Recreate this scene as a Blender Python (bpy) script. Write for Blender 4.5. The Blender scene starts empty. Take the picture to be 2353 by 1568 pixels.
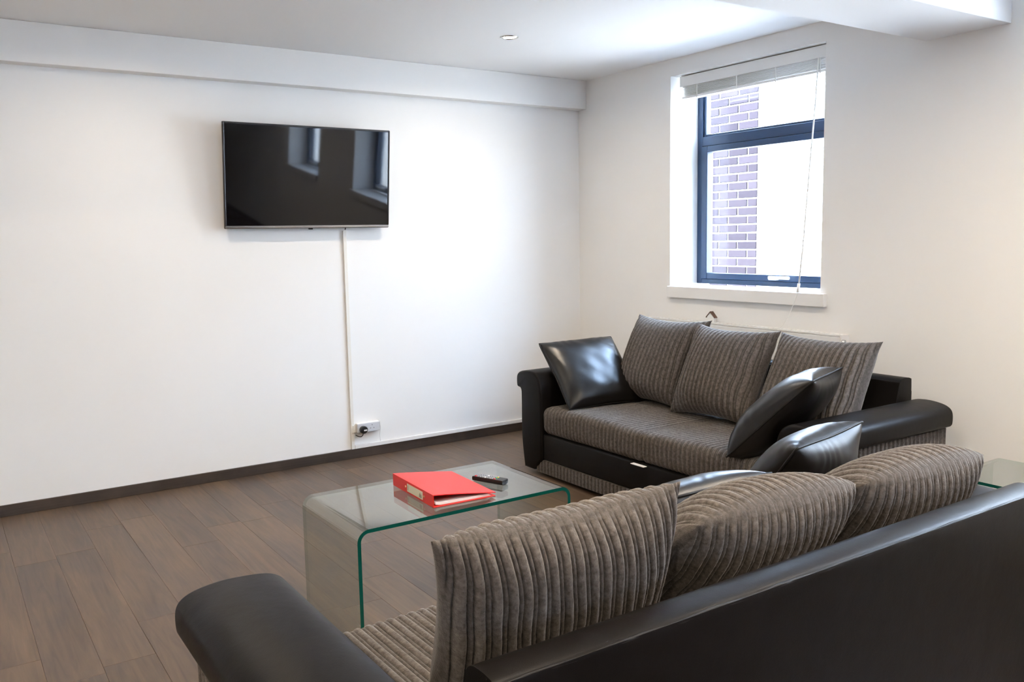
import bpy, bmesh, math, random
import numpy as np
from mathutils import Matrix, Vector

random.seed(7)
rng = np.random.default_rng(7)
SC = bpy.context.scene
COL = SC.collection
PI = math.pi

# ------------------------------------------------------------------ camera
CF, CX, CY, CZ = 1999.55, -3.8052, -4.8156, 1.3103
YAW, PITCH, ROLL = 0.5898, -0.1189, -0.0185


def cam_axes():
    cy, sy, cp, sp = math.cos(YAW), math.sin(YAW), math.cos(PITCH), math.sin(PITCH)
    f = Vector((sy * cp, cy * cp, sp))
    r = Vector((cy, -sy, 0))
    u = r.cross(f)
    c, s = math.cos(ROLL), math.sin(ROLL)
    return c * r + s * u, -s * r + c * u, f


cd = bpy.data.cameras.new('camera')
cam = bpy.data.objects.new('camera', cd)
COL.objects.link(cam)
r_, u_, f_ = cam_axes()
cam.matrix_world = Matrix(((r_.x, u_.x, -f_.x, CX), (r_.y, u_.y, -f_.y, CY), (r_.z, u_.z, -f_.z, CZ), (0, 0, 0, 1)))
cd.sensor_fit = 'HORIZONTAL'
cd.sensor_width = 36
cd.lens = CF / 2353 * 36
cd.clip_start = 0.05
SC.camera = cam

# ------------------------------------------------------------------ light and exposure
SKY = (0.58, 0.80, 1.16)
SKY_STRENGTH = 33.0
SUN = 95.0
LAMP = (1.0, 0.84, 0.64)
LAMP_W = 10.8
SC.view_settings.view_transform = 'Standard'
SC.view_settings.look = 'None'
SC.view_settings.exposure = 0.58
SC.view_settings.gamma = 1.0
SC.view_settings.use_curve_mapping = False
w = bpy.data.worlds.new('world')
SC.world = w
w.use_nodes = True
bg = w.node_tree.nodes['Background']
bg.inputs[0].default_value = (*SKY, 1)
bg.inputs[1].default_value = SKY_STRENGTH
sd = bpy.data.lights.new('sun', 'SUN')
sd.energy = SUN
sd.color = (0.88, 0.95, 1.08)
sd.angle = math.radians(1.0)
so_ = bpy.data.objects.new('sun', sd)
COL.objects.link(so_)
so_.rotation_euler = Vector((0.45, -0.2, -1.0)).to_track_quat('-Z', 'Y').to_euler()
try:
    SC.cycles.use_denoising = True
    SC.cycles.max_bounces = 10
    SC.cycles.diffuse_bounces = 6
    SC.cycles.glossy_bounces = 5
    SC.cycles.transparent_max_bounces = 24
    SC.cycles.sample_clamp_indirect = 8.0
    SC.cycles.caustics_reflective = False
    SC.cycles.caustics_refractive = False
except Exception:
    pass


# ------------------------------------------------------------------ materials
def mat(name):
    m = bpy.data.materials.new(name)
    m.use_nodes = True
    nt = m.node_tree
    return m, nt, nt.nodes['Principled BSDF'], nt.nodes['Material Output']


def N(nt, typ, **kw):
    n = nt.nodes.new(typ)
    for k, v in kw.items():
        if k in n.inputs:
            n.inputs[k].default_value = v
        else:
            setattr(n, k, v)
    return n


def noise_bump(nt, bsdf, scale, strength, dist=0.002, detail=3, coord='Object', stretch=None):
    tc = N(nt, 'ShaderNodeTexCoord')
    src = tc.outputs[coord]
    if stretch:
        mp = N(nt, 'ShaderNodeMapping')
        mp.inputs['Scale'].default_value = stretch
        nt.links.new(src, mp.inputs[0])
        src = mp.outputs[0]
    no = N(nt, 'ShaderNodeTexNoise')
    no.inputs['Scale'].default_value = scale
    no.inputs['Detail'].default_value = detail
    nt.links.new(src, no.inputs['Vector'])
    b = N(nt, 'ShaderNodeBump')
    b.inputs['Strength'].default_value = strength
    b.inputs['Distance'].default_value = dist
    nt.links.new(no.outputs[0], b.inputs['Height'])
    nt.links.new(b.outputs[0], bsdf.inputs['Normal'])
    return no


def plain(name, col, rough=0.5, metal=0.0, spec=0.5, bump=None):
    m, nt, b, o = mat(name)
    b.inputs['Base Color'].default_value = (*col, 1)
    b.inputs['Roughness'].default_value = rough
    b.inputs['Metallic'].default_value = metal
    b.inputs['Specular IOR Level'].default_value = spec
    if bump:
        noise_bump(nt, b, *bump)
    return m


def wall_mat(name, col, rough=0.55, spec=0.35):
    m, nt, b, o = mat(name)
    b.inputs['Roughness'].default_value = rough
    b.inputs['Specular IOR Level'].default_value = spec
    no = noise_bump(nt, b, 260, 0.06, 0.001)
    cr = N(nt, 'ShaderNodeValToRGB')
    cr.color_ramp.elements[0].position = 0.3
    cr.color_ramp.elements[1].position = 0.7
    cr.color_ramp.elements[0].color = (*[c * 0.985 for c in col], 1)
    cr.color_ramp.elements[1].color = (*col, 1)
    n2 = N(nt, 'ShaderNodeTexNoise')
    n2.inputs['Scale'].default_value = 2.0
    tc = N(nt, 'ShaderNodeTexCoord')
    nt.links.new(tc.outputs['Object'], n2.inputs['Vector'])
    nt.links.new(n2.outputs[0], cr.inputs[0])
    nt.links.new(cr.outputs[0], b.inputs['Base Color'])
    return m


def leather_mat(name, r0, r1, spec):
    m, nt, b, o = mat(name)
    tc = N(nt, 'ShaderNodeTexCoord')
    n1 = N(nt, 'ShaderNodeTexNoise')
    n1.inputs['Scale'].default_value = 6
    n1.inputs['Detail'].default_value = 4
    nt.links.new(tc.outputs['Object'], n1.inputs['Vector'])
    cr = N(nt, 'ShaderNodeValToRGB')
    cr.color_ramp.elements[0].color = (0.0030, 0.0025, 0.0025, 1)
    cr.color_ramp.elements[1].color = (0.0072, 0.0058, 0.0052, 1)
    nt.links.new(n1.outputs[0], cr.inputs[0])
    nt.links.new(cr.outputs[0], b.inputs['Base Color'])
    mr = N(nt, 'ShaderNodeMapRange')
    mr.inputs['To Min'].default_value = r0
    mr.inputs['To Max'].default_value = r1
    nt.links.new(n1.outputs[0], mr.inputs['Value'])
    nt.links.new(mr.outputs[0], b.inputs['Roughness'])
    vo = N(nt, 'ShaderNodeTexVoronoi')
    vo.inputs['Scale'].default_value = 420
    nt.links.new(tc.outputs['Object'], vo.inputs['Vector'])
    bu = N(nt, 'ShaderNodeBump')
    bu.inputs['Strength'].default_value = 0.12
    bu.inputs['Distance'].default_value = 0.001
    nt.links.new(vo.outputs['Distance'], bu.inputs['Height'])
    b2 = N(nt, 'ShaderNodeBump')
    b2.inputs['Strength'].default_value = 0.10
    b2.inputs['Distance'].default_value = 0.01
    n3 = N(nt, 'ShaderNodeTexNoise')
    n3.inputs['Scale'].default_value = 14
    n3.inputs['Detail'].default_value = 3
    nt.links.new(tc.outputs['Object'], n3.inputs['Vector'])
    nt.links.new(n3.outputs[0], b2.inputs['Height'])
    nt.links.new(bu.outputs[0], b2.inputs['Normal'])
    nt.links.new(b2.outputs[0], b.inputs['Normal'])
    b.inputs['Specular IOR Level'].default_value = spec
    return m


def cord_mat():
    m, nt, b, o = mat('corduroy')
    tc = N(nt, 'ShaderNodeTexCoord')
    n1 = N(nt, 'ShaderNodeTexNoise')
    n1.inputs['Scale'].default_value = 85
    n1.inputs['Detail'].default_value = 4
    n1.inputs['Roughness'].default_value = 0.7
    nt.links.new(tc.outputs['Object'], n1.inputs['Vector'])
    cr = N(nt, 'ShaderNodeValToRGB')
    cr.color_ramp.elements[0].position = 0.3
    cr.color_ramp.elements[1].position = 0.72
    cr.color_ramp.elements[0].color = (0.056, 0.048, 0.042, 1)
    cr.color_ramp.elements[1].color = (0.165, 0.144, 0.127, 1)
    nt.links.new(n1.outputs[0], cr.inputs[0])
    # shade in the grooves between the wales, put into the colour
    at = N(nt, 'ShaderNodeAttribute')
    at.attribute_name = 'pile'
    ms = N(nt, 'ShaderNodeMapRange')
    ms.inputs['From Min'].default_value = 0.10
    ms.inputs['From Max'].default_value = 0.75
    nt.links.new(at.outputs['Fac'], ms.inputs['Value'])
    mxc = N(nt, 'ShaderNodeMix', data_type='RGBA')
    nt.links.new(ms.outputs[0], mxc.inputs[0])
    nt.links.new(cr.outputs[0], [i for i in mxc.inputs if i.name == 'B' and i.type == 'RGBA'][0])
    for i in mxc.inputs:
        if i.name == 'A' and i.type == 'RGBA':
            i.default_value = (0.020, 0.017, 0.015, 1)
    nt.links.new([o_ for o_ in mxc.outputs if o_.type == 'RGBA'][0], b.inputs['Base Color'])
    b.inputs['Roughness'].default_value = 0.85
    b.inputs['Specular IOR Level'].default_value = 0.2
    b.inputs['Sheen Weight'].default_value = 0.30
    b.inputs['Sheen Roughness'].default_value = 0.4
    b.inputs['Sheen Tint'].default_value = (0.9, 0.86, 0.82, 1)
    n2 = N(nt, 'ShaderNodeTexNoise')
    n2.inputs['Scale'].default_value = 300
    n2.inputs['Detail'].default_value = 2
    nt.links.new(tc.outputs['Object'], n2.inputs['Vector'])
    bu = N(nt, 'ShaderNodeBump')
    bu.inputs['Strength'].default_value = 0.5
    bu.inputs['Distance'].default_value = 0.002
    nt.links.new(n2.outputs[0], bu.inputs['Height'])
    nt.links.new(bu.outputs[0], b.inputs['Normal'])
    return m


def plank_mat(name, dark, light, rough=(0.34, 0.46), grain_scale=(34, 2.2, 34)):
    m, nt, b, o = mat(name)
    tc = N(nt, 'ShaderNodeTexCoord')
    oi = N(nt, 'ShaderNodeObjectInfo')
    mul = N(nt, 'ShaderNodeMath', operation='MULTIPLY')
    mul.inputs[1].default_value = 60.0
    nt.links.new(oi.outputs['Random'], mul.inputs[0])
    add = N(nt, 'ShaderNodeVectorMath', operation='ADD')
    nt.links.new(tc.outputs['Object'], add.inputs[0])
    nt.links.new(mul.outputs[0], add.inputs[1])
    mp = N(nt, 'ShaderNodeMapping')
    mp.inputs['Scale'].default_value = grain_scale
    nt.links.new(add.outputs[0], mp.inputs[0])
    n1 = N(nt, 'ShaderNodeTexNoise')
    n1.inputs['Scale'].default_value = 1.0
    n1.inputs['Detail'].default_value = 6
    n1.inputs['Roughness'].default_value = 0.6
    n1.inputs['Distortion'].default_value = 1.4
    nt.links.new(mp.outputs[0], n1.inputs['Vector'])
    mp2 = N(nt, 'ShaderNodeMapping')
    mp2.inputs['Scale'].default_value = (6, 1.3, 6)
    nt.links.new(add.outputs[0], mp2.inputs[0])
    n2 = N(nt, 'ShaderNodeTexNoise')
    n2.inputs['Scale'].default_value = 1.0
    n2.inputs['Detail'].default_value = 3
    n2.inputs['Distortion'].default_value = 0.8
    nt.links.new(mp2.outputs[0], n2.inputs['Vector'])
    mx = N(nt, 'ShaderNodeMath', operation='MULTIPLY_ADD')
    mx.inputs[1].default_value = 0.45
    nt.links.new(n1.outputs[0], mx.inputs[0])
    m3 = N(nt, 'ShaderNodeMath', operation='MULTIPLY')
    m3.inputs[1].default_value = 0.5
    nt.links.new(n2.outputs[0], m3.inputs[0])
    nt.links.new(m3.outputs[0], mx.inputs[2])
    m4 = N(nt, 'ShaderNodeMath', operation='MULTIPLY_ADD')
    m4.inputs[1].default_value = 0.09
    nt.links.new(oi.outputs['Random'], m4.inputs[0])
    nt.links.new(mx.outputs[0], m4.inputs[2])
    cr = N(nt, 'ShaderNodeValToRGB')
    cr.color_ramp.elements[0].position = 0.38
    cr.color_ramp.elements[1].position = 0.75
    cr.color_ramp.elements[0].color = (*dark, 1)
    cr.color_ramp.elements[1].color = (*light, 1)
    nt.links.new(m4.outputs[0], cr.inputs[0])
    nt.links.new(cr.outputs[0], b.inputs['Base Color'])
    mr = N(nt, 'ShaderNodeMapRange')
    mr.inputs['To Min'].default_value = rough[0]
    mr.inputs['To Max'].default_value = rough[1]
    nt.links.new(n2.outputs[0], mr.inputs['Value'])
    nt.links.new(mr.outputs[0], b.inputs['Roughness'])
    bu = N(nt, 'ShaderNodeBump')
    bu.inputs['Strength'].default_value = 0.12
    bu.inputs['Distance'].default_value = 0.001
    nt.links.new(n1.outputs[0], bu.inputs['Height'])
    nt.links.new(bu.outputs[0], b.inputs['Normal'])
    return m


def glass_mat(name, tint, rough=0.0, ior=1.5):
    m, nt, b, o = mat(name)
    nt.nodes.remove(b)
    tr = N(nt, 'ShaderNodeBsdfTransparent')
    tr.inputs[0].default_value = (*tint, 1)
    gl = N(nt, 'ShaderNodeBsdfGlossy')
    gl.inputs['Roughness'].default_value = rough
    # Schlick reflectance, the same from both sides of the sheet
    ge = N(nt, 'ShaderNodeNewGeometry')
    dp = N(nt, 'ShaderNodeVectorMath', operation='DOT_PRODUCT')
    nt.links.new(ge.outputs['Normal'], dp.inputs[0])
    nt.links.new(ge.outputs['Incoming'], dp.inputs[1])
    ab = N(nt, 'ShaderNodeMath', operation='ABSOLUTE')
    nt.links.new(dp.outputs['Value'], ab.inputs[0])
    om = N(nt, 'ShaderNodeMath', operation='SUBTRACT')
    om.inputs[0].default_value = 1.0
    nt.links.new(ab.outputs[0], om.inputs[1])
    pw = N(nt, 'ShaderNodeMath', operation='POWER')
    pw.inputs[1].default_value = 5.0
    nt.links.new(om.outputs[0], pw.inputs[0])
    fr = N(nt, 'ShaderNodeMath', operation='MULTIPLY_ADD')
    fr.inputs[1].default_value = 1.35
    fr.inputs[2].default_value = 0.055
    fr.use_clamp = True
    nt.links.new(pw.outputs[0], fr.inputs[0])
    mx = N(nt, 'ShaderNodeMixShader')
    nt.links.new(fr.outputs[0], mx.inputs[0])
    nt.links.new(tr.outputs[0], mx.inputs[1])
    nt.links.new(gl.outputs[0], mx.inputs[2])
    nt.links.new(mx.outputs[0], o.inputs[0])
    return m


def glass_edge_mat():
    # the cut edge is green from outside; from within the sheet one looks out through it
    m, nt, b, o = mat('glass_cut_edge')
    b.inputs['Base Color'].default_value = (0.003, 0.060, 0.045, 1)
    b.inputs['Roughness'].default_value = 0.12
    tr = N(nt, 'ShaderNodeBsdfTransparent')
    tr.inputs[0].default_value = (0.74, 0.84, 0.80, 1)
    ge = N(nt, 'ShaderNodeNewGeometry')
    mx = N(nt, 'ShaderNodeMixShader')
    nt.links.new(ge.outputs['Backfacing'], mx.inputs[0])
    nt.links.new(b.outputs[0], mx.inputs[1])
    nt.links.new(tr.outputs[0], mx.inputs[2])
    nt.links.new(mx.outputs[0], o.inputs[0])
    return m


def brick_mat(name, dark, light):
    m, nt, b, o = mat(name)
    oi = N(nt, 'ShaderNodeObjectInfo')
    tc = N(nt, 'ShaderNodeTexCoord')
    no = N(nt, 'ShaderNodeTexNoise')
    no.inputs['Scale'].default_value = 25
    nt.links.new(tc.outputs['Object'], no.inputs['Vector'])
    ad = N(nt, 'ShaderNodeMath', operation='MULTIPLY_ADD')
    ad.inputs[1].default_value = 0.05
    nt.links.new(no.outputs[0], ad.inputs[0])
    m2 = N(nt, 'ShaderNodeMath', operation='MULTIPLY')
    m2.inputs[1].default_value = 0.7
    nt.links.new(oi.outputs['Random'], m2.inputs[0])
    nt.links.new(m2.outputs[0], ad.inputs[2])
    cr = N(nt, 'ShaderNodeValToRGB')
    cr.color_ramp.elements[0].color = (*dark, 1)
    cr.color_ramp.elements[1].color = (*light, 1)
    nt.links.new(ad.outputs[0], cr.inputs[0])
    nt.links.new(cr.outputs[0], b.inputs['Base Color'])
    b.inputs['Roughness'].default_value = 0.9
    b.inputs['Specular IOR Level'].default_value = 0.0
    return m


def emit(name, col, s):
    m, nt, b, o = mat(name)
    b.inputs['Base Color'].default_value = (0.8, 0.8, 0.8, 1)
    b.inputs['Emission Color'].default_value = (*col, 1)
    b.inputs['Emission Strength'].default_value = s
    return m


M_WALL = wall_mat('wall_paint', (0.87, 0.86, 0.84))
M_DARKWALL = wall_mat('dark_wall_paint', (0.085, 0.080, 0.080))
M_CEIL = wall_mat('ceiling_paint', (0.88, 0.88, 0.875), 0.7, 0.25)
M_GLOSSW = plain('white_gloss', (0.82, 0.81, 0.79), 0.32)
M_UPVC = plain('white_plastic', (0.84, 0.83, 0.80), 0.35)
M_TRUNK = plain('trunking_plastic', (0.80, 0.775, 0.71), 0.4)
M_LEATHER = leather_mat('black_leather', 0.38, 0.48, 0.12)
M_LEATHER2 = leather_mat('shiny_black_leather', 0.26, 0.36, 0.40)
M_LEATHER3 = leather_mat('creased_black_leather', 0.34, 0.44, 0.22)
M_CORD = cord_mat()
M_PIPE = plain('leather_piping', (0.006, 0.005, 0.005), 0.5, 0, 0.25)
M_PLANK = plank_mat('laminate_plank', (0.060, 0.038, 0.024), (0.170, 0.107, 0.062))
M_SKIRT = plank_mat('dark_wood_skirting', (0.030, 0.020, 0.014), (0.075, 0.050, 0.036), (0.4, 0.5), (2.2, 40, 60))
M_UNDER = plain('floor_underlay', (0.02, 0.014, 0.011), 0.8)
M_GLASS = glass_mat('table_glass', (0.925, 0.965, 0.950))
M_GEDGE = glass_edge_mat()
M_PANE = glass_mat('window_glass', (0.97, 0.98, 0.98))
M_FRAME = plain('anthracite_frame', (0.012, 0.034, 0.078), 0.30)
M_CHROME = plain('chrome', (0.75, 0.75, 0.76), 0.18, 1.0)
M_BLACKP = plain('black_plastic', (0.010, 0.010, 0.011), 0.35)
M_SCREEN = plain('tv_screen', (0.003, 0.003, 0.004), 0.035, 0, 0.42)
M_BEZEL = plain('tv_bezel', (0.02, 0.017, 0.016), 0.25)
M_STRIP = plain('tv_chin_metal', (0.50, 0.47, 0.45), 0.20, 1.0)
M_RED = plain('red_board', (0.72, 0.020, 0.014), 0.42)
M_PAPER = plain('paper', (0.80, 0.79, 0.80), 0.8)
M_LABEL = plain('spine_label', (0.72, 0.66, 0.50), 0.6)
M_INK = plain('label_ink', (0.22, 0.20, 0.17), 0.7)
M_BRASS = plain('rivet_brass', (0.62, 0.42, 0.20), 0.3, 1.0)
M_SOCKET = plain('socket_faceplate', (0.62, 0.63, 0.66), 0.35)
M_BRICK = brick_mat('dark_brick', (0.0135, 0.0107, 0.0122), (0.0245, 0.0190, 0.0205))
M_WBRICK = brick_mat('white_brick', (0.70, 0.70, 0.70), (0.80, 0.80, 0.79))
M_MORTAR = plain('mortar', (0.62, 0.60, 0.56), 0.95)
M_BROWN = plain('brown_wood', (0.10, 0.05, 0.03), 0.6)
M_BULB = emit('lamp_lens', (1.0, 0.86, 0.66), 14.0)
M_GREY = plain('grey_button', (0.35, 0.36, 0.38), 0.5)
M_BTN = {k: plain('button_' + k, c, 0.4) for k, c in dict(red=(0.7, 0.03, 0.03), green=(0.03, 0.4, 0.12), yellow=(0.75, 0.55, 0.05), white=(0.85, 0.85, 0.85)).items()}
M_CONC = plain('concrete', (0.22, 0.22, 0.22), 0.9)


# ------------------------------------------------------------------ object helpers
def link(o, parent=None):
    COL.objects.link(o)
    if parent:
        o.parent = parent
    return o


def tag(o, label=None, cat=None, group=None, kind=None):
    if label:
        o['label'] = label
    if cat:
        o['category'] = cat
    if group:
        o['group'] = group
    if kind:
        o['kind'] = kind
    return o


def empty(name, loc=(0, 0, 0), rz=0.0):
    o = bpy.data.objects.new(name, None)
    o.empty_display_size = 0.1
    link(o)
    o.location = loc
    o.rotation_euler = (0, 0, rz)
    return o


def mesh_obj(name, verts, faces, m, parent=None, smooth=False, fmats=None):
    me = bpy.data.meshes.new(name)
    me.from_pydata([tuple(v) for v in verts], [], [tuple(f) for f in faces])
    ms = m if isinstance(m, (list, tuple)) else [m]
    for k in ms:
        me.materials.append(k)
    if fmats is not None:
        me.polygons.foreach_set('material_index', list(fmats))
    if smooth:
        me.polygons.foreach_set('use_smooth', [True] * len(me.polygons))
    me.update()
    return link(bpy.data.objects.new(name, me), parent)


def bm_obj(name, bm, m, parent=None, smooth=False):
    me = bpy.data.meshes.new(name)
    bmesh.ops.recalc_face_normals(bm, faces=bm.faces)
    bm.to_mesh(me)
    bm.free()
    for k in (m if isinstance(m, (list, tuple)) else [m]):
        me.materials.append(k)
    if smooth:
        me.polygons.foreach_set('use_smooth', [True] * len(me.polygons))
    return link(bpy.data.objects.new(name, me), parent)


def add_box(bm, x0, x1, y0, y1, z0, z1, bev=0.0, seg=2):
    vs = [bm.verts.new((x, y, z)) for x in (x0, x1) for y in (y0, y1) for z in (z0, z1)]
    fs = [(0, 1, 3, 2), (4, 6, 7, 5), (0, 4, 5, 1), (2, 3, 7, 6), (0, 2, 6, 4), (1, 5, 7, 3)]
    faces = [bm.faces.new([vs[i] for i in f]) for f in fs]
    if bev > 0:
        edges = list({e for f in faces for e in f.edges})
        bmesh.ops.bevel(bm, geom=edges, offset=bev, segments=seg, profile=0.5, affect='EDGES')


def box(name, x0, x1, y0, y1, z0, z1, m, parent=None, bev=0.0, seg=2, smooth=False):
    bm = bmesh.new()
    add_box(bm, min(x0, x1), max(x0, x1), min(y0, y1), max(y0, y1), min(z0, z1), max(z0, z1), bev, seg)
    return bm_obj(name, bm, m, parent, smooth)


def tube_data(pts, r, seg=8, closed=False):
    pts = [Vector(p) for p in pts]
    n = len(pts)
    V, F = [], []
    up = Vector((0.0, 0.0, 1.0))
    for i, p in enumerate(pts):
        a = pts[(i - 1) % n] if (closed or i > 0) else p
        b = pts[(i + 1) % n] if (closed or i < n - 1) else p
        t = (b - a).normalized()
        x = t.cross(up if abs(t.z) < 0.95 else Vector((1, 0, 0))).normalized()
        y = t.cross(x)
        for k in range(seg):
            an = 2 * PI * k / seg
            V.append(p + r * (math.cos(an) * x + math.sin(an) * y))
    for i in range(n if closed else n - 1):
        j = (i + 1) % n
        for k in range(seg):
            l = (k + 1) % seg
            F.append((i * seg + k, i * seg + l, j * seg + l, j * seg + k))
    if not closed:
        F.append(tuple(range(seg))[::-1])
        F.append(tuple((n - 1) * seg + k for k in range(seg)))
    return V, F


def tube(name, pts, r, m, parent=None, seg=8, closed=False):
    V, F = tube_data(pts, r, seg, closed)
    return mesh_obj(name, V, F, m, parent, True)


def extrude_profile(name, prof, axis, a0, a1, m, parent=None, bev=0.0, seg=3, smooth=True):
    """prof: closed list of 2D points; axis 'x' -> prof is (y,z); 'y' -> prof is (x,z)."""
    bm = bmesh.new()
    def P(p, a):
        return (a, p[0], p[1]) if axis == 'x' else (p[0], a, p[1])
    A = [bm.verts.new(P(p, a0)) for p in prof]
    B = [bm.verts.new(P(p, a1)) for p in prof]
    n = len(prof)
    f0 = bm.faces.new(A)
    f1 = bm.faces.new(B[::-1])
    for i in range(n):
        j = (i + 1) % n
        bm.faces.new((A[i], B[i], B[j], A[j]))
    bmesh.ops.recalc_face_normals(bm, faces=bm.faces)
    if bev > 0:
        es = list({e for f in (f0, f1) for e in f.edges})
        bmesh.ops.bevel(bm, geom=es, offset=bev, segments=seg, profile=0.5, affect='EDGES', clamp_overlap=True)
    o = bm_obj(name, bm, m, parent, smooth)
    return o


def smooth_angle(o, ang=0.6):
    me = o.data
    me.polygons.foreach_set('use_smooth', [True] * len(me.polygons))
    bm = bmesh.new()
    bm.from_mesh(me)
    for e in bm.edges:
        if len(e.link_faces) == 2 and e.calc_face_angle(0) > ang:
            e.smooth = False
    bm.to_mesh(me)
    bm.free()


# ------------------------------------------------------------------ corduroy
PITCH_R = 0.0285
RIBH = 0.0125


def rib(s):
    """height 0..1 of the pile at arc position s (metres): a wide and a narrow wale alternate."""
    p = np.mod(s / PITCH_R, 1.0)
    wide = 0.66
    a = np.clip(1 - ((p / wide) * 2 - 1) ** 2, 0, 1) ** 0.5
    b = 0.60 * np.clip(1 - (((p - wide) / (1 - wide)) * 2 - 1) ** 2, 0, 1) ** 0.5
    return np.where(p < wide, a, b)


def wob(u, v, k, seed):
    r = np.random.default_rng(seed)
    out = 0 * u
    for i in range(4):
        a, b, c = r.uniform(-k, k), r.uniform(-k, k), r.uniform(0, 6.28)
        out = out + np.sin(a * u + b * v + c)
    return out / 4


def pillow(name, W, H, T, m, parent=None, ribs=False, seed=1, n=44, mm=44, pinch=0.06, sag=0.12, wr=0.0, power=0.62, slouch=0.0, rnd=0.12):
    """A cushion in local x (width), z (height, 0 at its lower seam), front towards -y."""
    if ribs:
        n, mm = int(W / PITCH_R * 18), 72
    u = np.linspace(-1, 1, n + 1)
    v = np.linspace(-1, 1, mm + 1)
    U, V = np.meshgrid(u, v, indexing='ij')
    prof = (np.clip(1 - np.abs(U) ** 3.0, 0, 1) * np.clip(1 - np.abs(V) ** 3.0, 0, 1)) ** power
    edge = np.clip(1 - np.maximum(np.abs(U), np.abs(V)), 0, 1)
    base = T / 2 * prof * (1 - sag * V) * (1 + 0.10 * wob(U * 1.5, V * 1.5, 2.5, seed))
    X = W / 2 * U * (1 - pinch * (1 - V ** 2) * np.abs(U) ** 2) * np.sqrt(1 - rnd * V ** 4 / 2)
    Z = H / 2 * (V * (1 - pinch * (1 - U ** 2) * np.abs(V) ** 2) * np.sqrt(1 - rnd * U ** 4 / 2) + 1)
    Z = Z + 0.006 * wob(U, V, 4, seed + 5)
    X = X + 0.004 * wob(U, V, 5, seed + 6) + slouch * (Z / H) ** 1.5
    mid = 0.010 * wob(U, V, 2.2, seed + 9) + 0.0 * U
    sides = []
    for sgn in (-1, 1):
        th = base.copy()
        if ribs:
            s = (X - slouch * (Z / H) ** 1.5) + 0.0035 * wob(U * 2, V * 3, 5, seed + 3)
            k = np.clip(edge / 0.05, 0, 1)
            th = th + k * (RIBH * (rib(s) - 0.6)) + 0.0003 * k * np.random.default_rng(seed).normal(size=U.shape)
        if wr > 0:
            tang = np.where(np.abs(U) > np.abs(V), V, U)
            ph = wob(U * 3, V * 3, 3, seed + 17 + (sgn > 0))
            amp = np.clip(wob(U, V, 4, seed + 41 + (sgn > 0)) + 0.35, 0, 1)
            th = th + wr * amp * np.exp(-edge / 0.16) * np.clip(edge / 0.06, 0, 1) * np.sin(tang * 19 + 9 * ph)
            th = th + wr * 1.2 * np.clip(edge / 0.2, 0, 1) * wob(U * 3, V * 3, 4, seed + 31 + (sgn > 0))
        sides.append(mid + sgn * th)
    nu, nv = n + 1, mm + 1
    idx = np.arange(nu * nv).reshape(nu, nv)
    verts = np.stack([X, sides[0], Z], -1).reshape(-1, 3)
    back = np.stack([X, sides[1], Z], -1).reshape(-1, 3)
    inner = np.zeros((nu, nv), bool)
    inner[1:-1, 1:-1] = True
    idx2 = idx.copy()
    fl = inner.reshape(-1)
    idx2.reshape(-1)[fl] = nu * nv + np.arange(fl.sum())
    verts = np.concatenate([verts, back[fl]])
    a = np.stack([idx[:-1, :-1], idx[1:, :-1], idx[1:, 1:], idx[:-1, 1:]], -1).reshape(-1, 4)
    b = np.stack([idx2[:-1, :-1], idx2[:-1, 1:], idx2[1:, 1:], idx2[1:, :-1]], -1).reshape(-1, 4)
    o = mesh_obj(name, verts, np.concatenate([a, b]).tolist(), m, parent, True)
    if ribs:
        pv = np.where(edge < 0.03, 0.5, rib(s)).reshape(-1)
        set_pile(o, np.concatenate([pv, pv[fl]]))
    ring = [idx[i, 0] for i in range(0, nu)] + [idx[-1, j] for j in range(1, nv)] + [idx[i, -1] for i in range(nu - 2, -1, -1)] + [idx[0, j] for j in range(nv - 2, 0, -1)]
    return o, [Vector(verts[k]) for k in ring]


def pose(o, BL, BR, TL, front=True):
    """stand a cushion between its lower seam BL->BR (as seen from its front) and its upper left corner TL."""
    BL, BR, TL = Vector(BL), Vector(BR), Vector(TL)
    x = (BR - BL).normalized()
    z = (TL - BL)
    z = (z - z.dot(x) * x).normalized()
    y = z.cross(x)
    c = (BL + BR) / 2
    o.matrix_world = Matrix(((x.x, y.x, z.x, c.x), (x.y, y.y, z.y, c.y), (x.z, y.z, z.z, c.z), (0, 0, 0, 1)))


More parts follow.
